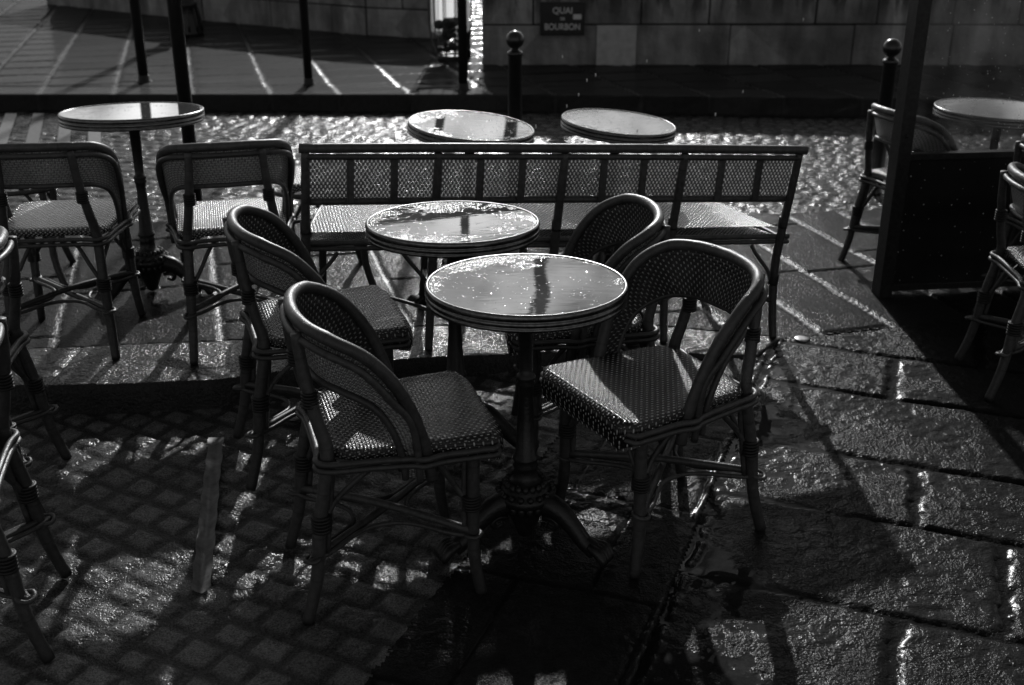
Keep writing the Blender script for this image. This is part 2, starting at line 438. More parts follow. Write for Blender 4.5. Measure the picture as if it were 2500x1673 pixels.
def h_cobble(x, y, pitch=.096, ang=-24, seed=3, crown=.0055, gap=.014, fan=True):
    c, s = math.cos(R(ang)), math.sin(R(ang))
    u = c*x+s*y; v = -s*x+c*y
    u = u+.03*fbm(x, y, 1.3, seed, 2); v = v+.03*fbm(x, y, 1.3, seed+5, 2)
    if fan: v = v-.05*(u*u)*.6
    j = np.floor(v/pitch); 
    off = hashf(j, j*0, seed)*1.0
    w = pitch*(.95+.25*hashf(j, j*0+3, seed))
    i = np.floor(u/w+off)
    du = (u/w+off-i)*w; dv = v-j*pitch
    jit = (hashf(i, j, 1)-.5)*.012
    d = np.minimum(np.minimum(du, w-du), np.minimum(dv, pitch-dv))+fbm(x, y, 60, seed+9, 2)*.004
    d = d-(hashf(i, j, 2))*.009
    top = sstep(gap*.4, gap*.4+.009, d)
    h = top*(crown+(hashf(i, j, 5)-.5)*.004)+top*((du/w-.5)*(hashf(i, j, 6)-.5)+(dv/pitch-.5)*(hashf(i, j, 7)-.5))*.005
    h = h+fbm(x, y, 70, seed+3, 3)*.0028*top+fbm(x, y, 25, seed+4)*.001
    shade = .42+.58*top*(.5+.9*hashf(i, j, 8))
    return h, shade

def h_slabs_r(x, y):
    u, w = fr_r(x, y)
    E = [-9, .6, 1.05, 1.52, 2.0, 2.458, 2.90, 3.27, 3.75, 4.15, 4.7, 9]
    wob = fbm(x, y, 5, 40, 3)*.012+fbm(x, y, 30, 41, 2)*.006
    k, a, b = bins(u+wob, E)
    joints = {0: .2, 1: .5, 2: -.1, 3: .42, 4: .09, 5: .334, 6: .112, 7: .62, 8: .01, 9: .3, 10: 0}
    jw = np.vectorize(lambda q: joints.get(int(q), 0))(k)
    wob2 = fbm(x, y, 7, 50, 3)*.022+fbm(x, y, 35, 51, 2)*.008
    ww = w+wob2
    dw = np.minimum(np.abs(ww-jw), np.minimum(np.abs(ww-jw-.62), np.abs(ww-jw+1.3)))
    dw = np.minimum(dw, np.abs(ww-jw-1.25))
    du = np.minimum(a, b)
    gw = w+.45
    wide = .017+.006*fbm(x, y, 4, 60)
    d1 = du-.006; d2 = dw-wide; d3 = np.abs(gw)-.014+fbm(x, y, 22, 55, 2)*.006
    d = np.minimum(np.minimum(d1, d2), d3)
    side = (ww > jw).astype(float)
    top = sstep(0, .016, d)
    tilt = (a-.2)*(hashf(k, side, 3)-.5)*.02+(w)*(hashf(k, side, 4)-.3)*.008
    h = -.010+top*.010+tilt*top+fbm(x, y, 4, 61, 2)*.004*top
    rough = fbm(x, y, 45, 62, 3)*.0036+fbm(x, y, 14, 66, 2)*.003
    h = h+rough*(.35+.65*top)
    rid = .5+fbm(x, y, 30, 57, 2)
    r1 = sstep(.009, .002, np.abs(dw-wide-.002))*(gw > 0)*(du > .02)*sstep(.25, .55, rid)
    r2 = sstep(.010, .002, np.abs(np.abs(gw)-.020+fbm(x, y, 16, 58, 2)*.014))*sstep(.3, .6, rid)
    r3 = sstep(.006, .001, np.abs(du-.010))*sstep(.62, .8, rid)*.6
    ridge = np.maximum(np.maximum(r1, r2), r3)*(.45+.9*(vnoise(x, y, 70, 59)+.5))
    h = h+.006*ridge
    r2k = r2*(.45+.9*(vnoise(x, y, 70, 59)+.5))
    # standing water near the gutter and in the wide joints
    lvl = -.0002-.012*sstep(.05, .60, gw)+.002*fbm(x, y, 2.2, 70)+.0035*fbm(x, y, 6, 71)-.004*(u > 3.9)
    lvl = np.where(gw < -.02, -.0105+.002*fbm(x, y, 5, 72), lvl)
    wet = sstep(-.0003, .0005, lvl-h)
    h = np.maximum(h, lvl)
    h = h+.004*r2k; wet = wet*(1-r2k.clip(0, 1))
    h_slabs_r.ridge = np.maximum(ridge*(1-wet), r2k)
    shade = (.22+.78*top)*(.8+.4*hashf(k, side, 9))
    return h, wet, shade

def h_fore(x, y):
    u, w = fr_r(x, y)
    E = np.arange(-1, 6, .47)
    k, a, b = bins(u+fbm(x, y, 4, 80, 2)*.01, E)
    kk, a2, b2 = bins(w+fbm(x, y, 4, 81, 2)*.01+.17*(k % 2), np.arange(-3, 2, .36))
    d = np.minimum(np.minimum(a, b), np.minimum(a2, b2))-.003
    top = sstep(0, .008, d)
    h = -.006+.006*top+fbm(x, y, 55, 82, 3)*.0034+fbm(x, y, 16, 83, 2)*.003
    lvl = -.0035+.002*fbm(x, y, 3, 84)+.002*fbm(x, y, 9, 85)
    wet = sstep(-.0003, .0006, lvl-h); h = np.maximum(h, lvl)
    return h, wet, .5+.5*top

VJ = [-9, -3.2, -2.6, -1.9, -1.22, -.59, 0.0, .70, 1.16, 1.60, 1.95, 2.295, 2.61, 2.99, 3.30, 3.68, 4.1, 4.6, 9]
def h_pave(x, y, VJ=VJ, jw=.008, L=.72, jw2=.003):
    v, a = fr_p(x, y)
    k, p, q = bins(v+fbm(x, y, 6, 90, 2)*.008, VJ)
    off = hashf(k, k*0, 2); 
    t = a/L+off; i = np.floor(t); r = (t-i)*L
    d1 = np.minimum(p, q)-jw+fbm(x, y, 28, 91, 2)*.003; d2 = np.minimum(r, L-r)-jw2
    d = np.minimum(d1, d2); top = sstep(0, .011, d)
    h = -.009+.009*top+((p-.2)*(hashf(k, i, 4)-.5)*.012+(r-.3)*(hashf(k, i, 5)-.5)*.008)*top+fbm(x, y, 50, 92, 3)*.0016+fbm(x, y, 7, 93, 2)*.0022
    # raised mortar bead in the long joints
    h = h+.005*sstep(.006, .0, np.abs(d1+jw*.7))*(hashf(k, k*0, 6) > .2)
    shade = (.6+.4*top)*(.7+.6*hashf(k, i, 7))
    wet = sstep(.002, -.001, d)*.3*(1 if jw < .012 else (.35+.65*(d2 > d1)))
    return h, wet, shade

def sheet(name, x0, x1, y0, y1, step, fn, mask, mat, stepy=None):
    sy = stepy or step
    nx = int((x1-x0)/step)+1; ny = int((y1-y0)/sy)+1
    X, Y = np.meshgrid(np.linspace(x0, x1, nx), np.linspace(y0, y1, ny))
    res = fn(X, Y); Z, W, Sh = res[:3]; Rg = res[3] if len(res) > 3 else 0*X
    Xc = (X[:-1, :-1]+X[1:, 1:])/2; Yc = (Y[:-1, :-1]+Y[1:, 1:])/2
    mk = mask(Xc, Yc)
    idx = np.arange(nx*ny).reshape(ny, nx)
    F = np.stack([idx[:-1, :-1], idx[:-1, 1:], idx[1:, 1:], idx[1:, :-1]], -1)[mk]
    used = np.unique(F); rm = np.full(nx*ny, -1); rm[used] = np.arange(len(used)); F = rm[F]
    co = np.stack([X.ravel()[used], Y.ravel()[used], Z.ravel()[used]], -1)
    me = bpy.data.meshes.new(name)
    me.vertices.add(len(co)); me.vertices.foreach_set('co', co.ravel().astype(np.float32))
    nf = len(F); me.loops.add(nf*4); me.loops.foreach_set('vertex_index', F.ravel().astype(np.int32))
    me.polygons.add(nf); me.polygons.foreach_set('loop_start', np.arange(0, nf*4, 4, dtype=np.int32))
    me.polygons.foreach_set('use_smooth', np.ones(nf, dtype=bool))
    me.update(calc_edges=True)
    for nm, A in (('wet', W), ('shade', Sh), ('ridge', Rg)):
        at = me.attributes.new(nm, 'FLOAT', 'POINT'); at.data.foreach_set('value', (A+0*X).ravel()[used].astype(np.float32))
    me.materials.append(mat)
    o = bpy.data.objects.new(name, me); col.objects.link(o); tag(o, kind='structure')
    return o

def gut_x(y): return (-.45+.35*y)/.937           # x of the gutter line at y
def cob_x(y): return -.157+(y-2.47)*.40           # right edge of the little setts

def dip(x, y): return -.016*np.exp(-((x+.45)**2+(y-2.45)**2)/.45)
def f1(x, y):
    h, s = h_cobble(x, y)
    return h-.004+dip(x, y), 0*x, s
sheet('cobbled_ground', -2.6, .9, 1.0, 3.9, .0075, f1, lambda x, y: (x < cob_x(y)+.004) & (y < yk1(x)+.02), M['cobble'])
def f2(x, y):
    h, w, s = h_fore(x, y); gw = fr_r(x, y)[1]+.45
    rr = sstep(.012, .003, np.abs(gw+.018+fbm(x, y, 16, 158, 2)*.014))*sstep(.2, .5, .5+fbm(x, y, 25, 157, 2))*(.45+.9*(vnoise(x, y, 70, 159)+.5))
    cut = sstep(.012, .0, np.abs(gw+.002))
    return h+dip(x, y)+.004*rr-.008*cut, w*(1-rr.clip(0, 1)), s*(1-.6*cut), rr
sheet('forecourt_strip', -.9, 1.15, 1.0, 4.0, .0075, f2, lambda x, y: (x >= cob_x(y)-.004) & (x < gut_x(y)) & (y < yk1(x)+.02), M['slab'])
def f3(x, y):
    h, w, s = h_slabs_r(x, y); return h-.001, w, s, h_slabs_r.ridge
sheet('forecourt_slabs', .0, 3.6, 1.0, 4.8, .0075, f3, lambda x, y: (x >= gut_x(y)-.004) & (y < yB(x)), M['slab'])
def f4(x, y):                                    # near kerb with its face
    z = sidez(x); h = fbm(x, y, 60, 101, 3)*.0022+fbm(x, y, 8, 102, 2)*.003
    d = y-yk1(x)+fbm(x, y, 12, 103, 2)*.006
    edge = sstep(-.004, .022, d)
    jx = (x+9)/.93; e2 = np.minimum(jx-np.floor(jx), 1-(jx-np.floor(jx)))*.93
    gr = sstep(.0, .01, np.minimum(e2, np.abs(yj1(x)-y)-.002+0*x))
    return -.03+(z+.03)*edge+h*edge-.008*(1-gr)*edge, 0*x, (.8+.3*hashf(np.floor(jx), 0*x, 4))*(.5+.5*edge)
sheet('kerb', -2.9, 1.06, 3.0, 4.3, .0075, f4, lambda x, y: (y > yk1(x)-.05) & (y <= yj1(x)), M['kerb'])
def f5(x, y):
    h, w, s = h_pave(x, y); return h+sidez(x), w, s
sheet('pavement', -3.4, 4.4, 3.6, 6.6, .011, f5, lambda x, y: (y > np.where(x < 1.03, yj1(x), yB(x))) & (y < yroad(x)), M['pave'])
def f6(x, y):
    h, s = h_cobble(x, y, .11, -15.7, 33, .008, .013, False)
    return h-.02+fbm(x, y, 1.2, 120, 2)*.02, 0*x, s
sheet('road', -6.2, 7.0, 4.6, 9.2, .019, f6, lambda x, y: (y > yroad(x)-.03) & (y < yfar(x)+.03), M['road'])
VF = sorted([-9+k*.56+random.uniform(-.05, .05) for k in range(38)])
def f7(x, y):
    h, w, s = h_pave(x, y, VF, .018, .42, .013)
    d = y-yfar(x); edge = sstep(-.01, .03, d)
    row = sstep(0, .02, np.abs(d-.42)-.006)
    return -.05+edge*.16+h*edge*sstep(.4, .46, d)*1.2-.01*(1-row)*edge, w, s
sheet('far_pavement', -9.5, 8.6, 8.2, 17.2, .024, f7, lambda x, y: (y > yfar(x)-.04), M['far'])
b = MB(); b.add([(-600, -60, -.06), (600, -60, -.06), (600, 900, -.06), (-600, 900, -.06)], [[0, 1, 2, 3]], smooth=False)
tag(b.build('ground', M['dirt']), kind='structure')
# pale bars painting upright reflections onto the wet road at the left
b = MB()
for k in range(5):
    x = -3.70+k*.215
    b.add([(x, 7.4, .001), (x+.09, 7.4, .001), (x+.09-.45, 8.7, .001), (x-.45, 8.7, .001)], [[0, 1, 2, 3]], smooth=False)
tag(b.build('reflection_bars', M['road_reflection']), kind='structure')

# ------------------------------------------------------------------ chair
def bez(pts, n=24):
    """catmull-rom resample"""
    P = [Vector(p) for p in pts]; out = []
    for i in range(len(P)-1):
        a, b_, c, d = P[max(i-1, 0)], P[i], P[i+1], P[min(i+2, len(P)-1)]
        for k in range(n):
            t = k/n; out.append(.5*((2*b_)+(c-a)*t+(2*a-5*b_+4*c-d)*t*t+(3*b_-a-3*c+d)*t**3))
    out.append(P[-1]); return out

def seat_mesh(hw_f, hw_b, depth, z, mats_top, roll=.045):
    """woven seat, slightly dished, its front edge rolled over"""
    mb = MB(); nx, ny = 20, 20; vs = []; uvs = []
    for j in range(ny+1):
        t = j/ny; y = -depth/2+depth*t; hw = hw_b+(hw_f-hw_b)*t
        rr = .05
        cut = 0
        if y > depth/2-rr: cut = rr-math.sqrt(max(rr*rr-(y-(depth/2-rr))**2, 0))
        if y < -depth/2+rr: cut = rr-math.sqrt(max(rr*rr-((-depth/2+rr)-y)**2, 0))
        hw -= cut*.8
        for i in range(nx+1):
            s = i/nx*2-1; x = s*hw
            zz = z-.010*(1-s*s)*math.sin(math.pi*t)-.010*abs(s)**8-.012*max(0, (t-.93)/.07)**2-.006*max(0, (.06-t)/.06)**2
            vs.append((x, y, zz)); uvs.append((x, y))
    fs = []; fu = []
    def q(i, j): return j*(nx+1)+i
    for j in range(ny):
        for i in range(nx):
            f = [q(i, j), q(i+1, j), q(i+1, j+1), q(i, j+1)]; fs.append(f); fu.append([uvs[a] for a in f])
    # skirt
    loop = [q(i, 0) for i in range(nx)]+[q(nx, j) for j in range(ny)]+[q(i, ny) for i in range(nx, 0, -1)]+[q(0, j) for j in range(ny, 0, -1)]
    base = len(vs); n = len(loop); L = 0
    ring = []
    for lv, (dz, inn) in enumerate(((-.018, 1.012), (-.034, 1.0), (-.05, .97))):
        L = 0; row = []
        for k, a in enumerate(loop):
            v = vs[a]; fr = max(0, min(1, (v[1])/(depth*.5))) 
            dd = dz*(.45+.95*fr)
            vs.append((v[0]*inn, v[1]*inn, v[2]+dd)); row.append(len(vs)-1)
        ring.append(row)
    allr = [loop]+ring
    for lv in range(3):
        L = 0
        for k in range(n):
            l = (k+1) % n; a = allr[lv][k]; b_ = allr[lv][l]; c = allr[lv+1][l]; d = allr[lv+1][k]
            seg = (Vector(vs[a])-Vector(vs[b_])).length
            fs.append([a, d, c, b_]); v0, v1 = .3+lv*.014, .3+(lv+1)*.014
            fu.append([(L, v0), (L, v1), (L+seg, v1), (L+seg, v0)]); L += seg
    fs.append(allr[-1][:]); fu.append([(vs[a][0], vs[a][1]) for a in allr[-1]])
    mb.add(vs, fs, fu)
    return mb

HOOP = [(-.192, .042, .355), (-.195, .035, .405), (-.203, .01, .52), (-.212, -.035, .64), (-.213, -.10, .735), (-.185, -.175, .785), (-.11, -.222, .80), (0, -.238, .803),
        (.11, -.222, .80), (.185, -.175, .785), (.213, -.10, .735), (.212, -.035, .64), (.203, .01, .52), (.195, .035, .405), (.192, .042, .355)]
ARCH = [(-.189, -.015, .37), (-.190, -.02, .43), (-.192, -.045, .52), (-.185, -.085, .59), (-.160, -.150, .632), (-.12, -.188, .645), (-.06, -.207, .65), (0, -.212, .65),
        (.06, -.207, .65), (.12, -.188, .645), (.160, -.150, .632), (.185, -.085, .59), (.192, -.045, .52), (.190, -.02, .43), (.189, -.015, .37)]

UP = .042
HOOP = [(x, y+UP, z-.052*max(0, (z-.42)/.38)) for x, y, z in HOOP]
ARCH = [(x, y+UP, z-.030*max(0, (z-.42)/.22)) for x, y, z in ARCH]
def make_chair(light_seat=False):
    ra = M['rattan']
    root = empty('rattan_chair')
    seat_mesh(.214, .178, .41, .458, None).build('seat', M['w_seatl'] if light_seat else M['w_seat'], root, loc=(0, .02+UP, 0))
    # woven back between hoop and arch : two skins, outside pale, inside dark
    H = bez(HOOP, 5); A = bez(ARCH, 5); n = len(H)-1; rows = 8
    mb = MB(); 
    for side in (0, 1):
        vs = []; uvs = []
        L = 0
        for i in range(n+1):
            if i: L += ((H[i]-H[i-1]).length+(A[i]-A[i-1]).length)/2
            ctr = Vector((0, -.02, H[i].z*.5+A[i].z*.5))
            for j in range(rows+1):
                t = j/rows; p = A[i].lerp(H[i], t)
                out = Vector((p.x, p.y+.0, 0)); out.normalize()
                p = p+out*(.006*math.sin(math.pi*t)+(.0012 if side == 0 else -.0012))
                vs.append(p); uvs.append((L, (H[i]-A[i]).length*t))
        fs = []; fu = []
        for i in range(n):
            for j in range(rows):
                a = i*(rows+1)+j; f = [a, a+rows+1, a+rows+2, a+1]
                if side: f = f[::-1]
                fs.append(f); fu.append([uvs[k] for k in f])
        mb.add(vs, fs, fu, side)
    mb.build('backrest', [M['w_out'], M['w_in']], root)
    MB().tube(HOOP, .0152, 12, sub=7, knots=.19).build('top_rail', ra, root)
    lowr = [(p[0]*1.045, p[1]-.012-.004*(p[2] > .6), p[2]-.026 if p[2] > .6 else p[2]) for p in HOOP[2:-2]]
    lowr = [(-.207, .012+UP, .36)]+lowr+[(.207, .012+UP, .36)]
    MB().tube(lowr, .0095, 8, sub=7, knots=.16).build('back_rail', ra, root)
    MB().tube([(p[0]*1.03, p[1]-.006, p[2]-.004) for p in ARCH], .0085, 8, sub=6, knots=.17).build('arch_rail', ra, root)
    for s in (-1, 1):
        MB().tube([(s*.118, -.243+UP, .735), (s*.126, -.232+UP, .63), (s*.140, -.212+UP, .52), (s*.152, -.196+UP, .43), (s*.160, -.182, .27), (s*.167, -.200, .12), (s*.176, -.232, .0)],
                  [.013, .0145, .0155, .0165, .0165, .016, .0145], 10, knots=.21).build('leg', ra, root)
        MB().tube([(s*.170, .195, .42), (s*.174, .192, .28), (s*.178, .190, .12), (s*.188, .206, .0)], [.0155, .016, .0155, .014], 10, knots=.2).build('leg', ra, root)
        # inner doubling canes of each leg
        MB().tube([(s*.147, -.140, .42), (s*.150, -.155, .30), (s*.157, -.172, .17)], .0075, 7, sub=3).build('doubling_cane', ra, root)
        MB().tube([(s*.160, .176, .41), (s*.162, .172, .30), (s*.167, .170, .17)], .0075, 7, sub=3).build('doubling_cane', ra, root)
        # braces
        for pts in ([(s*.158, -.170, .265), (s*.150, -.142, .31), (s*.165, -.08, .375), (s*.178, -.03, .415)], [(s*.154, -.172, .265), (s*.125, -.160, .31), (s*.085, -.145, .385), (s*.06, -.138, .415)],
                    [(s*.168, .176, .265), (s*.160, .148, .31), (s*.175, .11, .375), (s*.188, .07, .415)], [(s*.168, .186, .265), (s*.135, .188, .31), (s*.095, .195, .385), (s*.07, .20, .415)]):
            MB().tube(pts, .0075, 7, sub=4).build('brace', ra, root)
        # cord bindings
        for (x, y, z, r_, h_) in ((s*.159, -.180, .262, .0205, .045), (s*.172, .187, .262, .0205, .04), (s*.130, -.224+UP, .575, .0165, .04)):
            mb = MB(); k = 5
            for q in range(k):
                zz = z-h_/2+h_*(q+.5)/k
                mb.tube([(x+r_*math.cos(a*math.pi/4), y+r_*math.sin(a*math.pi/4), zz) for a in range(8)], h_/k*.56, 6, closed=True, sub=2)
            mb.lathe([(z-h_/2, r_*.95), (z+h_/2, r_*.95)], 12, (x, y))
            mb.build('binding', M['cord'], root)
    # paired canes around the seat
    z = .416; mb = MB()
    out = [(-.155, -.215), (-.105, -.205), (0, -.203), (.105, -.205), (.155, -.215), (.182, -.185), (.192, -.10), (.208, .0), (.222, .03), (.212, .08), (.214, .17), (.196, .215), (0, .222), (-.196, .215), (-.214, .17), (-.212, .08), (-.222, .03), (-.208, .0), (-.192, -.10), (-.182, -.185)]
    out = [(x, y+UP*.8) for x, y in out]; mb.tube([(x, y, z+.008) for x, y in out], .0078, 8, closed=True, sub=4, knots=.15)
    mb.tube([(x*1.01, y*1.01-.0004, z-.009) for x, y in out], .0075, 8, closed=True, sub=4, knots=.17)
    mb.build('seat_rail', ra, root)
    # crossed stretchers and the looping canes that join neighbouring legs
    zz = .185
    MB().tube([(-.166, -.200, zz), (0, -.012, zz+.012), (.176, .182, zz)], .0105, 9, sub=5, knots=.2).build('stretcher', ra, root)
    MB().tube([(.166, -.200, zz-.01), (0, -.012, zz-.012), (-.176, .182, zz-.01)], .0105, 9, sub=5, knots=.2).build('stretcher', ra, root)
    FL = [(-.170, -.208), (.170, -.208), (.180, .188), (-.180, .188)]
    for k in range(4):
        a = Vector(FL[k]); c = Vector(FL[(k+1) % 4]); m_ = (a+c)/2; cen = Vector((0, -.01))
        def P(v, t, e=0): w = v.lerp(cen, t); return (w.x, w.y, zz-.012)
        oa = a+(a-cen).normalized()*.012; oc = c+(c-cen).normalized()*.012
        pa = a+(a-c).normalized()*.016; pc = c+(c-a).normalized()*.016
        hook1 = oa+(c-a).normalized()*-.004; hook2 = oc+(a-c).normalized()*-.004
        mid = m_.lerp(cen, .62)
        pts = [(hook1.x, hook1.y, zz-.012), (pa.x*1.0, pa.y*1.0, zz-.012)]
        pts = [(oa.x, oa.y, zz-.014), P(a.lerp(c, .08), .12), P(a.lerp(c, .12), .45), (mid.x*1.0+(a-m_).x*.16, mid.y+(a-m_).y*.16, zz-.014),
               (mid.x+(c-m_).x*.16, mid.y+(c-m_).y*.16, zz-.014), P(c.lerp(a, .12), .45), P(c.lerp(a, .08), .12), (oc.x, oc.y, zz-.014)]
        MB().tube(pts, .0062, 7, sub=5).build('looping_cane', ra, root)
        mb = MB(); mb.tube([(a.x+.0195*math.cos(q*math.pi/4), a.y+.0195*math.sin(q*math.pi/4), zz-.012+.004*math.sin(q)) for q in range(8)], .0058, 6, closed=True, sub=2)
        mb.build('leg_ring', ra, root)
    return root

def set_chair(o, x, y, head, label, group, z=0, tx=0, ty=0):
    """head: direction the sitter would face, degrees from +X"""
    o.location = (x, y, z)
    Rz = Matrix.Rotation(R(head-90), 4, 'Z'); Rt = Matrix.Rotation(R(ty), 4, 'Y') @ Matrix.Rotation(R(tx), 4, 'X')
    o.rotation_euler = (Rt @ Rz).to_euler()
    tag(o, label, 'chair', group)
    return o

dark = make_chair(False); lightc = make_chair(True)
GA = 'rattan chairs around the front tables'; GB = 'rattan chairs with their backs to the camera'; GC = 'rattan chairs at the edges of the terrace'
A = set_chair(dark, -.330, 2.500, 17.5, 'nearest rattan bistro chair, left of the front table, seen from behind its rounded back', GA, -.016)
Bc = set_chair(copy_tree(dark), -.60, 3.09, 19, 'rattan bistro chair standing just behind the nearest chair, left of the middle table', GA, .02)
Cc = set_chair(copy_tree(dark), .40, 2.70, 210, 'rattan bistro chair right of the front table, its dark dotted seat facing the camera', GA)
Dc = set_chair(copy_tree(dark), .235, 3.22, 186, 'rattan bistro chair half hidden behind the front table, right of the middle table', GA)
Fc = set_chair(lightc, -1.000, 3.845, 105, 'pale rattan chair on the raised kerb, between the left table column and the bench', GB, .10)
Ec = set_chair(copy_tree(lightc), -1.60, 3.83, 97, 'pale rattan chair on the raised kerb at the left edge, before the left table', GB, .10)
Gc = set_chair(copy_tree(lightc), 1.83, 4.95, 18, 'rattan chair partly behind the left post of the glazed screen', GC, -.02)
H2 = set_chair(copy_tree(dark), 1.89, 3.653, -4, 'rattan chair cut by the right edge, in the shadow of the black screen', GC)
H1 = set_chair(copy_tree(dark), 2.16, 4.16, 4, 'sliver of a rattan chair at the right edge, behind the chair before the screen', GC)
I2 = set_chair(copy_tree(dark), -1.335, 2.215, 194, 'rattan chair cut by the left edge, the nearer of the two standing there', GC)
I1 = set_chair(copy_tree(dark), -1.585, 2.865, 189, 'rattan chair cut by the left edge, the farther of the two standing there', GC)
# pale worn band on the nearest chair's hidden side rail
mb = MB(); mb.tube([(-.214, .005, .47), (-.222, -.02, .50), (-.224, -.045, .54)], .0145, 10, sub=4, flat=1.1); mb.build('pale_band', M['tag'], A)

# ------------------------------------------------------------------ stools hidden mostly behind the backs
def make_stool():
    ra = M['rattan']; root = empty('rattan_stool')
    seat_mesh(.17, .17, .34, .46, None).build('seat', M['w_seatl'], root)
    for sx in (-1, 1):
        for sy in (-1, 1):
            MB().tube([(sx*.14, sy*.14, .43), (sx*.145, sy*.145, .2), (sx*.15, sy*.15, .1), (sx*.175, sy*.17, 0)], .015, 9, knots=.2).build('leg', ra, root)
            MB().tube([(sx*.145, sy*.145, .27), (sx*.10, sy*.145, .36), (sx*.06, sy*.145, .42)], .0075, 7, sub=4).build('brace', ra, root)
    MB().tube([(sx, sy, .21) for sx, sy in ((-.15, -.15), (.15, -.15), (.15, .15), (-.15, .15))], .009, 8, closed=True, sub=5).build('stretcher', ra, root)
    MB().tube([(sx, sy, .415) for sx, sy in ((-.165, -.165), (.165, -.165), (.165, .165), (-.165, .165))], .010, 8, closed=True, sub=5).build('seat_rail', ra, root)
    return root
st = make_stool(); st.location = (-.79, 4.52, .09); st.rotation_euler = (0, 0, R(15))
tag(st, 'low rattan stool whose legs show beneath the left end of the bench', 'stool', 'rattan stools on the far side')
st2 = copy_tree(st); st2.location = (-2.07, 4.5, .10)
tag(st2, 'low rattan stool whose legs show beneath the chair at the left edge', 'stool', 'rattan stools on the far side')

# ------------------------------------------------------------------ bench
def make_bench():
    ra = M['rattan']; root = empty('rattan_bench'); Lh = .89
    xs = [-Lh, -Lh/2, 0, Lh/2, Lh]
    mb = MB(); nx = 60
    # woven back, two skins
    for side in (0, 1):
        o = -.001 if side == 0 else .001
        vs = []; uv = []
        for i in range(nx+1):
            x = -Lh+.01+(2*Lh-.02)*i/nx
            for j in range(5):
                t = j/4; vs.append((x, -.056-.022*t+o-.003*math.sin(math.pi*t), .563+.157*t)); uv.append((x, .157*t))
        fs = []; fu = []
        for i in range(nx):
            for j in range(4):
                a = i*5+j; f = [a, a+5, a+6, a+1]
                if side: f = f[::-1]
                fs.append(f); fu.append([uv[q] for q in f])
        mb.add(vs, fs, fu, 0)
    mb.build('backrest', M['w_bench'], root)
    # seat
    mb = MB(); vs = []; fs = []; fu = []; ny = 10; W = .44; nx = 40
    for i in range(nx+1):
        s = i/nx*2-1; hw0 = Lh-.005
        for j in range(ny+1):
            t = j/ny; x = s*(hw0-.10*t)
            vs.append((x, -.01+W*t, .436-.006*math.sin(math.pi*t)-.012*max(0, (t-.9)/.1)**2))
    for i in range(nx):
        for j in range(ny):
            a = i*(ny+1)+j; f = [a, a+ny+1, a+ny+2, a+1]; fs.append(f)
            cx_ = abs((vs[a][0]+vs[a+ny+1][0])/2)
            if cx_ < Lh-.16: fu.append([(vs[q][0], vs[q][1]) for q in f])
            else: fu.append([(vs[q][1], vs[q][0]) for q in f])
    mb.add(vs, fs, fu)
    b0 = [i*(ny+1) for i in range(nx+1)]; b1 = [i*(ny+1)+ny for i in range(nx+1)]
    bv = [(vs[k][0], vs[k][1], vs[k][2]-.03) for k in b0]+[(vs[k][0], vs[k][1]-.005, vs[k][2]-.05) for k in b1[::-1]]
    mb.add(bv, [list(range(len(bv)))[::-1]], None)
    mb.build('seat', M['w_seatl'], root)
    MB().tube([(-Lh-.02, -.09, .748), (-Lh*.5, -.088, .752), (0, -.088, .752), (Lh*.5, -.088, .752), (Lh+.03, -.09, .75)], .0165, 12, sub=6, knots=.27).build('top_rail', ra, root)
    MB().tube([(-Lh+.0, -.100, .722), (0, -.098, .724), (Lh-.0, -.100, .722)], .0105, 9, sub=8, knots=.2).build('back_rail', ra, root)
    MB().tube([(-Lh, -.066, .560), (0, -.064, .562), (Lh, -.066, .560)], .0125, 9, sub=8, knots=.2).build('back_rail', ra, root)
    mb = MB(); 
    out = [(-Lh-.02, -.03), (-Lh+.06, -.035), (0, -.033), (Lh-.06, -.035), (Lh+.035, -.028)]
    mb.tube([(x, y, .404) for x, y in out], .011, 9, sub=6, knots=.21); mb.tube([(x, y-.004, .384) for x, y in out], .009, 9, sub=6, knots=.23)
    mb.build('seat_rail', ra, root)
    mb = MB(); mb.tube([(Lh-.0, -.06, .402), (Lh-.03, .15, .402), (Lh-.09, .42, .402), (Lh-.14, .45, .402), (0, .455, .402), (-Lh+.14, .45, .402), (-Lh+.09, .42, .402), (-Lh+.03, .15, .402), (-Lh, -.06, .402)], .0105, 9, sub=4, knots=.2)
    mb.build('seat_rail', ra, root)
    for k, x in enumerate(xs):
        MB().tube([(x, -.098, .735), (x, -.080, .60), (x, -.052, .42), (x, -.042, .27), (x+.006*k-.012, -.055, .10), (x+.01*(k-2), -.075, 0)],
                  [.014, .0155, .0165, .0165, .0155, .0145], 10, knots=.22).build('leg', ra, root)
        fx = x*.90
        MB().tube([(fx, .40, .38), (fx, .405, .2), (fx*1.0, .412, .1), (fx*1.01, .43, 0)], [.015, .0155, .015, .0135], 9, knots=.2).build('leg', ra, root)
        if k < 4:
            for q in (1, 2):
                xx = x+(Lh/2)*q/3
                MB().box((xx-.0125, -.096, .562), (xx+.0125, -.084, .725), .002).build('slat', ra, root, rot=(R(0), 0, 0))
        for s in (-1, 1):
            if (k == 0 and s < 0) or (k == 4 and s > 0): continue
            MB().tube([(x+s*.012, -.046, .225), (x+s*.03, -.044, .27), (x+s*.085, -.04, .335), (x+s*.11, -.04, .37)], .0075, 7, sub=4).build('brace', ra, root)
        MB().tube([(x, -.055, .15), (x*.97, .12, .155), (fx, .405, .15)], .010, 8, sub=5).build('stretcher', ra, root)
        for (z_, r_) in ((.235, .0205), (.465, .0185)):
            mb = MB(); mb.lathe([(z_-.022, r_*.9), (z_-.02, r_), (z_-.01, r_*.97), (z_, r_), (z_+.01, r_*.97), (z_+.02, r_), (z_+.022, r_*.9)], 12, (x, -.045 if z_ < .4 else -.054))
            mb.build('binding', M['cord'], root)
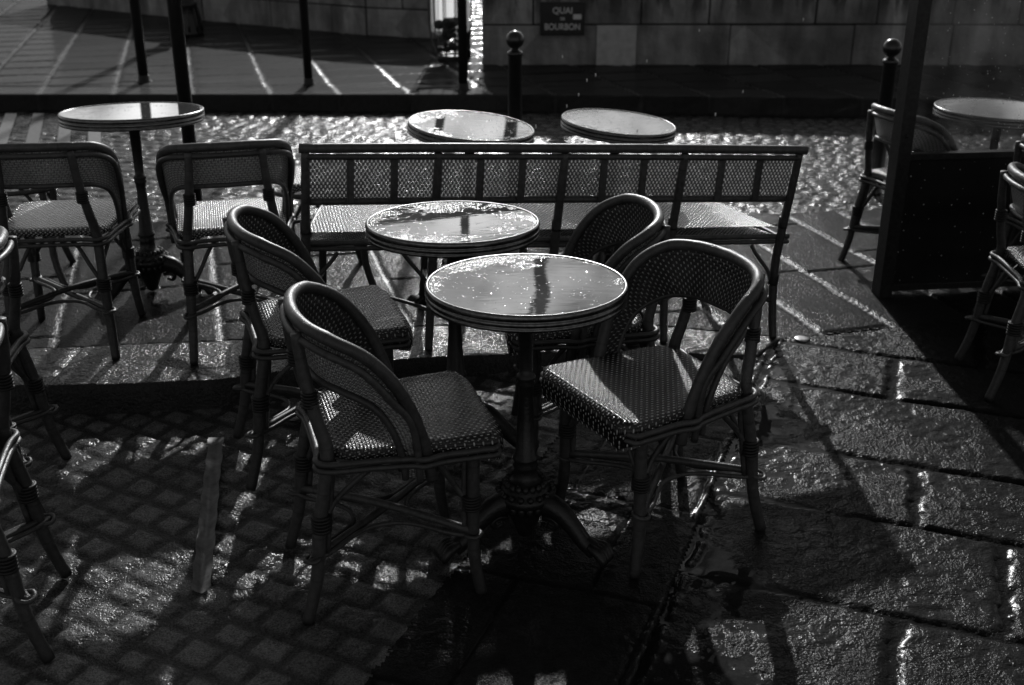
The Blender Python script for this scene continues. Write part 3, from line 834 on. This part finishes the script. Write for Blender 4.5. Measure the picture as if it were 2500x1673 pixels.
    for k in range(4):
        x0, x1 = xs[k], xs[k+1]; xm = (x0+x1)/2
        MB().tube([(x0, -.05, .145), (x0+.05, .02, .145), (xm-.05, .13, .145), (xm+.05, .13, .145), (x1-.05, .02, .145), (x1, -.05, .145)], .007, 7, sub=5).build('looping_cane', ra, root)
    return root
bn = make_bench(); bn.location = (.122, 3.93, .052)
bn.rotation_euler = (Matrix.Rotation(R(3.2), 4, 'Y') @ Matrix.Rotation(R(13), 4, 'Z')).to_euler()
tag(bn, 'long low rattan bench with woven slatted back, standing across the terrace between chairs and road', 'bench')

# ------------------------------------------------------------------ tables
def make_table(dia, h, seed, bead):
    root = empty('bistro_table'); r = dia/2
    mt = tablemat('wet_tabletop_%d' % seed, seed, bead)
    mb = MB(); mb.lathe([(h-.006, r-.010), (h, r-.010)], 72, smooth=False); mb.build('tabletop', mt, root)
    prof = [(h-.042, r-.03), (h-.042, r-.006), (h-.040, r-.001), (h-.036, r), (h-.032, r-.001), (h-.030, r-.0045), (h-.028, r-.001), (h-.023, r+.001), (h-.018, r-.001), (h-.016, r-.0045),
            (h-.014, r-.001), (h-.008, r+.001), (h-.001, r-.0005), (h+.0025, r-.004), (h+.0015, r-.009), (h-.004, r-.0105)]
    mb = MB(); mb.lathe(prof, 96, cap=False); mb.lathe([(h-.043, r-.012), (h-.041, r-.012)], 48); mb.build('rim', M['brass'], root)
    mb = MB()
    mb.lathe([(h-.044, .05), (h-.052, .05), (h-.058, .022), (.50, .0175), (.485, .0180), (.480, .024), (.472, .0255), (.466, .021), (.458, .025), (.45, .020), (.42, .0185), (.255, .0275), (.247, .033), (.240, .0345), (.230, .028), (.222, .034),
              (.214, .030), (.19, .031), (.182, .036), (.172, .050), (.160, .064), (.152, .066), (.147, .074), (.138, .080), (.124, .078), (.112, .064), (.098, .052), (.075, .044), (.055, .036), (.035, .028), (.012, .020), (.004, .006)][::-1], 28)
    # beaded collar
    for k in range(18):
        a = k*math.pi/9; mb.sphere((.073*math.cos(a), .073*math.sin(a), .150), .009, 8, 5); mb.sphere((.052*math.cos(a+.17), .052*math.sin(a+.17), .168), .010, 8, 5, (1, 1, 1.4)); mb.sphere((.064*math.cos(a), .064*math.sin(a), .112), .011, 8, 5, (1, 1, 1.5))
    mb.build('column', M['iron'], root)
    for k in range(3):
        a = R(-32+120*k); c, s = math.cos(a), math.sin(a)
        def P(rr, z, o=0): return (rr*c-o*s, rr*s+o*c, z)
        mb = MB()
        mb.tube([P(.030, .105), P(.062, .122), P(.105, .112), P(.145, .080), P(.180, .045), P(.215, .026)], [.027, .031, .027, .022, .020, .023], 10, sub=5, flat=1.15)
        mb.tube([P(.04, .138), P(.10, .132), P(.16, .090), P(.20, .050)], [.008, .008, .007, .006], 7, sub=4)
        mb.tube([P(.055, .075), P(.085, .082), P(.10, .07), P(.09, .055), P(.07, .06)], [.007, .009, .009, .008, .005], 7, sub=4)
        for t in (-1.3, -.45, .45, 1.3):                         # lion paw toes
            mb.tube([P(.205, .040, t*.010), P(.232, .034, t*.0145), P(.248, .016, t*.016), P(.250, .004, t*.016)], [.0115, .0145, .013, .009], 8, sub=4)
        mb.build('foot', M['iron'], root)
    return root
def set_table(o, x, y, z, label, rz=0, tx=0, ty=0):
    o.location = (x, y, z); o.rotation_euler = (Matrix.Rotation(R(ty), 4, 'Y') @ Matrix.Rotation(R(tx), 4, 'X') @ Matrix.Rotation(R(rz), 4, 'Z')).to_euler()
    tag(o, label, 'table', 'round bistro tables'); return o
set_table(make_table(.508, .73, 1, .35), .036, 2.623, 0, 'nearest round bistro table, its wet top mirroring a dark upright streak', 0, -1.3)
set_table(make_table(.515, .73, 2, 1.0), -.175, 3.165, 0, 'round bistro table directly behind the nearest one, water beads along its rim', 20, -2)
set_table(make_table(.545, .735, 3, -.6), -1.478, 4.33, .098, 'round bistro table alone at the far left beyond two pale chairs', 25, -3.2, -.3)
set_table(make_table(.50, .725, 4, .8), -.225, 4.40, .052, 'tilted wet round table beyond the bench, in front of the central bollard', 15, 1.5, 5.2)
set_table(make_table(.485, .70, 5, .7), .385, 4.70, .03, 'tilted wet round table beyond the bench, right of the central bollard', 50, 1, 5.2)
set_table(make_table(.58, .70, 6, .1), 2.22, 5.12, .0, 'round bistro table seen through the rain spotted glass screen', 10, -.5, 1.2)

# ------------------------------------------------------------------ glazed screen
scr = empty('glazed_screen', (1.597, 4.575, 0), (0, R(.0), R(6.5)))
def bx(name, a, b, mat, bev=.0, parent=scr): mb = MB(); mb.box(a, b, bev); return mb.build(name, mat, parent)
for zz_ in (.10, .50, .70, 1.3):
    mb = MB(); mb.lathe([(0, .008), (.003, .007), (.004, .003)], 10); mb.build('screw', M['frame'], scr, loc=(.052, -.009, zz_) if zz_ < .6 else (.006, -.0555, zz_), rot=(R(90), 0, 0))
bx('post', (-.022, -.055, .0), (.034, .03, 2.25), M['frame'], .003)
bx('post', (2.35, -.03, .0), (2.40, .03, 2.25), M['frame'], .003)
bx('top_rail', (.0345, -.02, 2.2), (2.3495, .02, 2.25), M['frame'], .003)
bx('lower_panel', (.035, -.008, .028), (2.349, .010, .59), M['panelpaint'], .002)
bx('middle_rail', (.0345, -.020, .59), (2.3495, .022, .618), M['frame'], .003)
bx('bottom_rail', (.0345, -.016, .015), (2.3495, .018, .045), M['frame'], .003)
bx('glass_pane', (.036, -.003, .619), (2.348, .003, 2.199), M['glass'])
mb = MB()
for k in range(460):
    if k < 330: x = min(2.3, abs(random.gauss(.55, .35))+.05); z = .66+abs(random.gauss(.3, .33)); yy = -.0035
    else: x = random.uniform(.05, 1.5); z = random.uniform(.06, .6); yy = -.009
    if z > 2.15: continue
    r_ = random.choice([.001, .0014, .0018, .0024])
    mb.sphere((x, yy, z), r_, 6, 4, (1, .7, 1.2))
tag(mb.build('raindrops', M['drop'], scr), kind='stuff')
tag(scr, 'black framed terrace screen with solid lower panel and rain spotted glass above', 'screen')

# ------------------------------------------------------------------ posts, bollards, lamp, bin
def post(x, y, r, h, z, label, name='street_post', lean=(0, 0)):
    root = empty(name, (x, y, z), (R(lean[0]), R(lean[1]), 0))
    mb = MB(); mb.lathe([(0, r), (h, r*.97), (h+.01, r*.6), (h+.012, .002)], 18); mb.build('pole', M['paint'], root)
    mb = MB(); mb.lathe([(0.0, r*1.7), (.012, r*1.65), (.02, r*1.2), (.06, r*1.12), (.065, r)], 18); mb.build('base_collar', M['iron'], root)
    tag(root, label, 'post', 'dark poles along the street'); return root
post(-3.088, 9.50, .042, 2.4, .10, 'dark pole on the far pavement, leftmost of those by the far kerb')
post(-1.682, 9.36, .036, 2.4, .10, 'dark pole on the far pavement between the leftmost pole and the litter bin')
post(-.393, 9.10, .038, 2.4, .10, 'dark pole on the far pavement right in front of the litter bin')
post(-1.600, 5.50, .034, 2.6, .09, 'thick dark pole on the near pavement behind the left table')
def bollard(x, y, z, label):
    root = empty('bollard', (x, y, z))
    mb = MB(); mb.lathe([(0, .05), (.03, .05), (.04, .041), (.78, .0385), (.785, .044), (.80, .044), (.805, .036), (.815, .022), (.825, .021)], 24); mb.build('shaft', M['paint'], root)
    mb = MB(); mb.sphere((0, 0, .867), .0505, 24, 14); mb.build('ball', M['paint'], root)
    tag(root, label, 'bollard', 'ball topped bollards by the road'); return root
bollard(.017, 6.38, -.02, 'dark ball topped bollard standing in the middle beyond the bench')
bollard(2.11, 6.35, -.06, 'dark ball topped bollard beside the post of the glazed screen')
lp = empty('street_lamp', (-3.523, 12.55, .11))
mb = MB(); mb.lathe([(0, .155), (.04, .155), (.06, .145), (.20, .13), (.30, .105), (.315, .118), (.34, .118), (.355, .10), (.42, .085), (.50, .095), (.56, .125), (.585, .13), (.61, .10), (.70, .075)], 20)
for k in range(10):
    a = k*math.pi/5; mb.tube([(.150*math.cos(a), .150*math.sin(a), .05), (.135*math.cos(a), .135*math.sin(a), .2), (.112*math.cos(a), .112*math.sin(a), .3)], .012, 6, sub=2)
mb.build('base', M['iron'], lp)
mb = MB(); mb.lathe([(.70, .07), (1.2, .055), (3.4, .04), (3.42, .06), (3.46, .06), (3.48, .03), (3.6, .03)], 18); mb.build('column', M['iron'], lp)
mb = MB(); mb.lathe([(3.6, .08), (3.64, .12), (4.0, .19), (4.02, .2)], 6, smooth=False); mb.build('lantern', M['white'], lp)
mb = MB(); mb.lathe([(4.021, .21), (4.05, .19), (4.2, .06), (4.28, .01)], 6, smooth=False); mb.build('lantern_cap', M['iron'], lp)
tag(lp, 'cast iron street lamp with fluted base by the far left parapet', 'lamp')
# plain mast on the quay, mirrored as a dark streak in the nearest tabletop
root = empty('quay_tree', (.40, 15.2, 0))
mb = MB(); mb.tube([(0, 0, -.05), (.03, .05, 1.2), (-.03, 0, 2.4), (.04, .05, 3.5), (.05, .0, 4.0), (-.02, 0, 4.3), (.05, .0, 4.65), (.0, 0, 4.95), (.09, .03, 5.3), (.05, .03, 5.7)], [.11, .10, .095, .09, .11, .085, .11, .075, .085, .05], 10, sub=5); mb.build('trunk', M['bark'], root)
mb = MB(); mb.tube([(0, 0, 4.6), (-.15, 0, 5.0), (-.22, 0, 5.5)], [.04, .03, .015], 8, sub=4); mb.tube([(.05, 0, 5.1), (.2, .0, 5.45), (.26, 0, 5.8)], [.035, .025, .012], 8, sub=4)
mb.build('limb', M['bark'], root)
mb = MB()
for k in range(420):
    p = Vector((random.gauss(.0, .22), random.gauss(0, .25), random.gauss(5.75, .16))); d = Vector((random.gauss(0, 1), random.gauss(0, 1), random.gauss(0, 1))).normalized()*.045; e = d.cross(Vector((random.random(), random.random(), .3))).normalized()*.03
    mb.add([p-d, p+e, p+d, p-e], [[0, 1, 2, 3]], smooth=False)
mb.build('crown', M['leaf'], root)
tag(root, 'slender pollarded tree on the quay beyond the parapet gap, reflected in the nearest tabletop', 'tree')

bin_ = empty('litter_bin', (-.577, 10.8, .105))
mb = MB()
for k in range(12):
    a = 2*math.pi*(k+.5)/12; c, s = math.cos(a), math.sin(a)
    mb.tube([(.12*c, .12*s, .03), (.165*c, .165*s, .09), (.195*c, .195*s, .25), (.205*c, .205*s, .5), (.20*c, .20*s, .9)], .0055, 6, sub=4)
mb.build('rib', M['steel'], bin_); 
tag(children(bin_)[0], kind='stuff')
for z_, r_ in ((.9, .205), (.035, .125)):
    mb = MB(); mb.tube([(r_*math.cos(k*math.pi/8), r_*math.sin(k*math.pi/8), z_) for k in range(16)], .012, 8, closed=True, sub=2); mb.build('hoop', M['steel'], bin_)
mb = MB(); mb.lathe([(.0, .13), (.03, .13)], 20); mb.build('base', M['iron'], bin_)
mb = MB(); vs = []; fs = []
for i in range(16):
    z_ = .22+.66*i/15
    for k in range(41):
        a = R(-15+210*k/40); rr = .165+.012*math.sin(a*14+z_*2)+.01*math.sin(a*4)
        if i == 0: rr *= .6
        vs.append((rr*math.cos(a), rr*math.sin(a), z_))
for i in range(15):
    for k in range(40): fs.append([i*41+k, i*41+k+1, (i+1)*41+k+1, (i+1)*41+k])
mb.add(vs, fs); mb.build('bag', M['bag'], bin_)
mb = MB()
for k in range(30):
    a = random.uniform(0, 6.28); rr = random.uniform(0, .11); mb.sphere((rr*math.cos(a), rr*math.sin(a), random.uniform(.10, .36)), random.uniform(.03, .06), 7, 5, (1, 1, random.uniform(.5, 1)))
mb.build('rubbish', M['rubbish'], bin_)
tag(bin_, 'ribbed steel litter bin with a backlit translucent bag, between the two parapets', 'litter bin')

# ------------------------------------------------------------------ parapet walls of the quay
def parapet(name, p0, p1, H, courses, label, seed, thick=.42, specials=()):
    p0 = Vector(p0); p1 = Vector(p1); d = p1-p0; L = d.length; ang = math.atan2(d.y, d.x)
    root = empty(name, (p0.x, p0.y, .06), (0, 0, ang))
    rs = random.Random(seed)
    mb = MB(); mb.box((0, .02, 0), (L, thick-.02, H-.10)); mb.build('core', M['joint'], root)
    z = 0; blocks = MB()
    for ci, (h, wmin, wmax) in enumerate(courses):
        x = 0 if ci % 2 else -.0
        first = True
        while x < L:
            w = rs.uniform(wmin, wmax)*(.5 if first and ci % 2 else 1); first = False
            x1 = min(x+w, L)
            if L-x1 < .2: x1 = L
            dep = rs.uniform(0, .008)
            blocks.box((x+rs.uniform(.004, .010), dep, z+rs.uniform(.004, .009)), (x1-rs.uniform(.004, .010), thick-dep, z+h-rs.uniform(.004, .009)), rs.uniform(.006, .014))
            x = x1
        z += h
    blocks.build('masonry', M['wall'], root)
    mb = MB(); mb.box((-.02, -.04, z+.002), (L+.02, thick+.04, H), .02); mb.build('coping', M['wall'], root)
    tag(root, label, 'wall'); return root
wr = parapet('parapet_wall', (-.27, 10.44), (7.5, 10.44), 1.12, ((.405, .8, 1.4), (.60, .5, 1.1)), 'long stained stone parapet right of the litter bin, carrying the dark street sign', 5)
mb = MB(); mb.box((1.04, -.012, .012), (1.40, .012, .40), .006); mb.build('pale_block', M['pale_stone'], wr)
parapet('parapet_wall', (-6.4, 15.95), (-3.75, 14.02), 1.0, ((.34, .9, 1.4), (.52, .8, 1.3)), 'stone parapet at the far upper left, behind the street lamp base', 8)
parapet('parapet_wall', (-3.74, 14.01), (-1.60, 12.60), 1.0, ((.34, .9, 1.4), (.52, .8, 1.3)), 'stone parapet between the street lamp base and the pole left of the bin', 9)
parapet('parapet_wall', (-1.59, 12.59), (-.80, 12.30), 1.0, ((.34, .9, 1.4), (.52, .8, 1.3)), 'short stone parapet just left of the litter bin', 10)
# steps handrail in the gap
hr = empty('handrail', (-.35, 10.95, .1)); mb = MB()
mb.tube([(-.06, 0, .0), (-.06, 0, .82), (.10, .9, .70), (.10, .9, -.1)], .018, 8, sub=3); mb.tube([(-.06, 0, .62), (.10, .9, .50)], .012, 8, sub=1)
mb.build('rail', M['iron'], hr); tag(hr, 'thin dark handrail in the gap right of the litter bin', 'handrail')

# ------------------------------------------------------------------ street sign
sg = empty('street_sign', (.455, 10.425, .0))
PX = .402
bx('plate', (-PX/2, -.018, .375), (PX/2, .012, .665), M['sign'], .004, sg)
bd = MB(); a0, a1, z0, z1 = -PX/2+.008, PX/2-.008, .383, .657
for q in (((a0, z0), (a1, z0+.006)), ((a0, z1-.006), (a1, z1)), ((a0, z0+.0065), (a0+.006, z1-.0065)), ((a1-.006, z0+.0065), (a1, z1-.0065))):
    bd.box((q[0][0], -.0205, q[0][1]), (q[1][0], -.0185, q[1][1]))
bd.build('border', M['frame'], sg)
def text(body, size, x, z, mat, parent, y=-.021, name='lettering', sx=1):
    cu = bpy.data.curves.new(name, 'FONT'); cu.body = body; cu.size = size; cu.align_x = 'CENTER'; cu.align_y = 'CENTER'; cu.extrude = .001; cu.offset = .0012
    t = bpy.data.objects.new(name, cu); col.objects.link(t)
    bpy.context.view_layer.update()
    dg = bpy.context.evaluated_depsgraph_get(); me = bpy.data.meshes.new_from_object(t.evaluated_get(dg))
    bpy.data.objects.remove(t); me.materials.clear(); me.materials.append(mat)
    o = bpy.data.objects.new(name, me); col.objects.link(o); o.parent = parent
    o.location = (x, y, z); o.rotation_euler = (R(90), 0, 0); o.scale = (sx, 1, 1); return o
text('QUAI', .075, 0, .590, M['white'], sg); text('DE', .032, 0, .520, M['white'], sg); text('BOURBON', .078, 0, .448, M['white'], sg, sx=.86)
bx('sticker', (.095, -.0225, .515), (.170, -.0195, .560), M['white'], 0, sg)
tag(sg, 'dark enamel street sign lettered QUAI DE BOURBON on the parapet', 'sign')

# ------------------------------------------------------------------ small things on the ground
tp = MB(); n = 26; vs = []; fs = []
P0 = Vector((-.950, 3.20)); P1 = Vector((-.785, 2.37)); D = (P1-P0); Nn = Vector((-D.y, D.x)).normalized()
for i in range(n+1):
    c = P0+D*(i/n); w = .024+.002*math.sin(i*1.7)
    for k in range(5):
        s = k/2-1; q = c+Nn*(s*w); zz = .0085+.0028*math.sin(i*1.15)-.016*math.exp(-((q.x+.45)**2+(q.y-2.45)**2)/.45)*math.cos(s*2)+.0015*math.sin(i*2.3+k)
        if 7 < i < 11 and k == 4: zz += .010
        vs.append((q.x, q.y, zz))
for i in range(n):
    for k in range(4): a = i*5+k; fs.append([a, a+1, a+6, a+5])
tp.add(vs, fs); tag(tp.build('adhesive_tape', M['tape']), 'wet grey strip of adhesive tape stuck across the small setts', 'tape')
for (x, y, z, lb) in ((-.727, 3.34, .012, 'round metal stud in the dark setts below the kerb, behind the nearest chairs'), (1.139, 4.058, -.003, 'round metal stud by the end of the bench, where the wet slabs begin')):
    mb = MB(); mb.lathe([(0, .032), (.004, .031), (.006, .026), (.0065, .01)], 24); o = mb.build('ground_stud', M['stud'], None, loc=(x, y, z)); tag(o, lb, 'stud', 'metal studs in the ground')
# falling rain: tiny streaks between table and street
mb = MB()
for (px, py, Y) in ((1287,130,5.2),(1363,172,4.9),(1343,184,5.0),(1324,217,5.1),(1297,243,4.9),(1637,262,4.7),(1049,290,4.4),(1226,290,4.4),(1112,370,4.1),(1838,45,5.5),(1600,70,5.6),(1480,140,5.3),(1700,210,5.2)):
    th = R(22.4); a = th+math.atan((py-784)/2554); z_ = CAMH-Y*math.tan(a); dd = Y*math.cos(th)+(CAMH-z_)*math.sin(th); x_ = (px-1171.5)/2554*dd
    mb.sphere((x_, Y, z_), .0034, 8, 6, (.9, .9, 2.4))
tag(mb.build('falling_raindrops', M['drop']), 'falling raindrops lit from behind above the far tables', 'raindrops', kind='stuff')

# ------------------------------------------------------------------ far bank: seen only mirrored in water and glass
rs = random.Random(4); x = -95; k = 0
for k in range(9):
    w = rs.uniform(16, 24); h = rs.uniform(5.2, 7.2)
    root = empty('quay_building', (x+w/2, 135, 0))
    mb = MB(); mb.box((-w/2+.1, 0, -.05), (w/2-.1, 12, h)); mb.build('wall', M['facade'], root)
    mb = MB(); vs = [(-w/2, -.3, h), (w/2, -.3, h), (w/2, 12.3, h), (-w/2, 12.3, h), (-w/2+2, 3, h+1.8), (w/2-2, 3, h+1.8), (w/2-2, 9, h+1.8), (-w/2+2, 9, h+1.8)]
    mb.add(vs, [[0, 1, 5, 4], [1, 2, 6, 5], [2, 3, 7, 6], [3, 0, 4, 7], [4, 5, 6, 7]], smooth=False); mb.build('roof', M['roof'], root)
    for i in range(4):
        for j in range(2):
            xx = -w/2+w*(i+.5)/4
            mb = MB(); mb.box((xx-.6, -.06, 1.3+j*2.2), (xx+.6, -.01, 2.9+j*2.2)); mb.build('window', M['darkpane'], root)
    side = 'left' if k < 4 else 'right'
    tag(root, 'pale facade across the river, number %d of the row counted from the left' % (k+1), 'building', 'buildings on the far bank')
    x += w

# ------------------------------------------------------------------ light
SUN_EL, SUN_AZ = 25.6, 0.9           # azimuth: degrees to the right of +Y
w = bpy.data.worlds.new('World'); S.world = w; w.use_nodes = True
nt = w.node_tree; bg = nt.nodes['Background']
sky = nt.nodes.new('ShaderNodeTexSky'); sky.sky_type = 'NISHITA'; sky.sun_disc = False
sky.sun_elevation = R(SUN_EL); sky.sun_rotation = R(SUN_AZ)
bw = nt.nodes.new('ShaderNodeRGBToBW'); nt.links.new(sky.outputs[0], bw.inputs[0])
tc = nt.nodes.new('ShaderNodeTexCoord'); mp = nt.nodes.new('ShaderNodeMapping'); mp.inputs['Scale'].default_value = (1, 1, 2.4)
nt.links.new(tc.outputs['Generated'], mp.inputs[0])
cn = nt.nodes.new('ShaderNodeTexNoise'); cn.inputs['Scale'].default_value = 12; cn.inputs['Detail'].default_value = 3; nt.links.new(mp.outputs[0], cn.inputs['Vector'])
mr = nt.nodes.new('ShaderNodeMapRange'); mr.inputs[1].default_value = .36; mr.inputs[2].default_value = .66; mr.inputs[3].default_value = .35; mr.inputs[4].default_value = 1.7; nt.links.new(cn.outputs[0], mr.inputs[0])
mu = nt.nodes.new('ShaderNodeMath'); mu.operation = 'MULTIPLY'; nt.links.new(bw.outputs[0], mu.inputs[0]); nt.links.new(mr.outputs[0], mu.inputs[1])
sx = nt.nodes.new('ShaderNodeSeparateXYZ'); nt.links.new(tc.outputs['Generated'], sx.inputs[0])
fb = nt.nodes.new('ShaderNodeMapRange'); fb.inputs[1].default_value = -.3; fb.inputs[2].default_value = .75; fb.inputs[3].default_value = 1.35; fb.inputs[4].default_value = 1.5; nt.links.new(sx.outputs[1], fb.inputs[0])
m2 = nt.nodes.new('ShaderNodeMath'); m2.operation = 'MULTIPLY'; nt.links.new(mu.outputs[0], m2.inputs[0]); nt.links.new(fb.outputs[0], m2.inputs[1])
nt.links.new(m2.outputs[0], bg.inputs['Color']); bg.inputs['Strength'].default_value = .05
sl = bpy.data.lights.new('sun', 'SUN'); sl.energy = 2.3; sl.angle = R(.7); so = bpy.data.objects.new('sun', sl); col.objects.link(so)
dirv = Vector((math.sin(R(SUN_AZ))*math.cos(R(SUN_EL)), math.cos(R(SUN_AZ))*math.cos(R(SUN_EL)), math.sin(R(SUN_EL))))
so.rotation_euler = dirv.to_track_quat('Z', 'Y').to_euler(); so.location = dirv*30

# ------------------------------------------------------------------ camera
cam = bpy.data.cameras.new('camera'); co = bpy.data.objects.new('camera', cam); col.objects.link(co)
co.location = (0, 0, CAMH); co.rotation_euler = (R(90-22.4), 0, 0)
cam.sensor_width = 36; cam.lens = 2554/2343*36; cam.clip_end = 2000; cam.clip_start = .05
cam.dof.use_dof = True; cam.dof.focus_distance = 2.95; cam.dof.aperture_fstop = 4.0
S.camera = co
S.view_settings.view_transform = 'Standard'; S.view_settings.look = 'None'; S.view_settings.exposure = 0; S.view_settings.gamma = 1
S.cycles.sample_clamp_indirect = 3; S.cycles.caustics_reflective = False; S.cycles.caustics_refractive = False
S.cycles.transparent_max_bounces = 12; S.cycles.max_bounces = 6
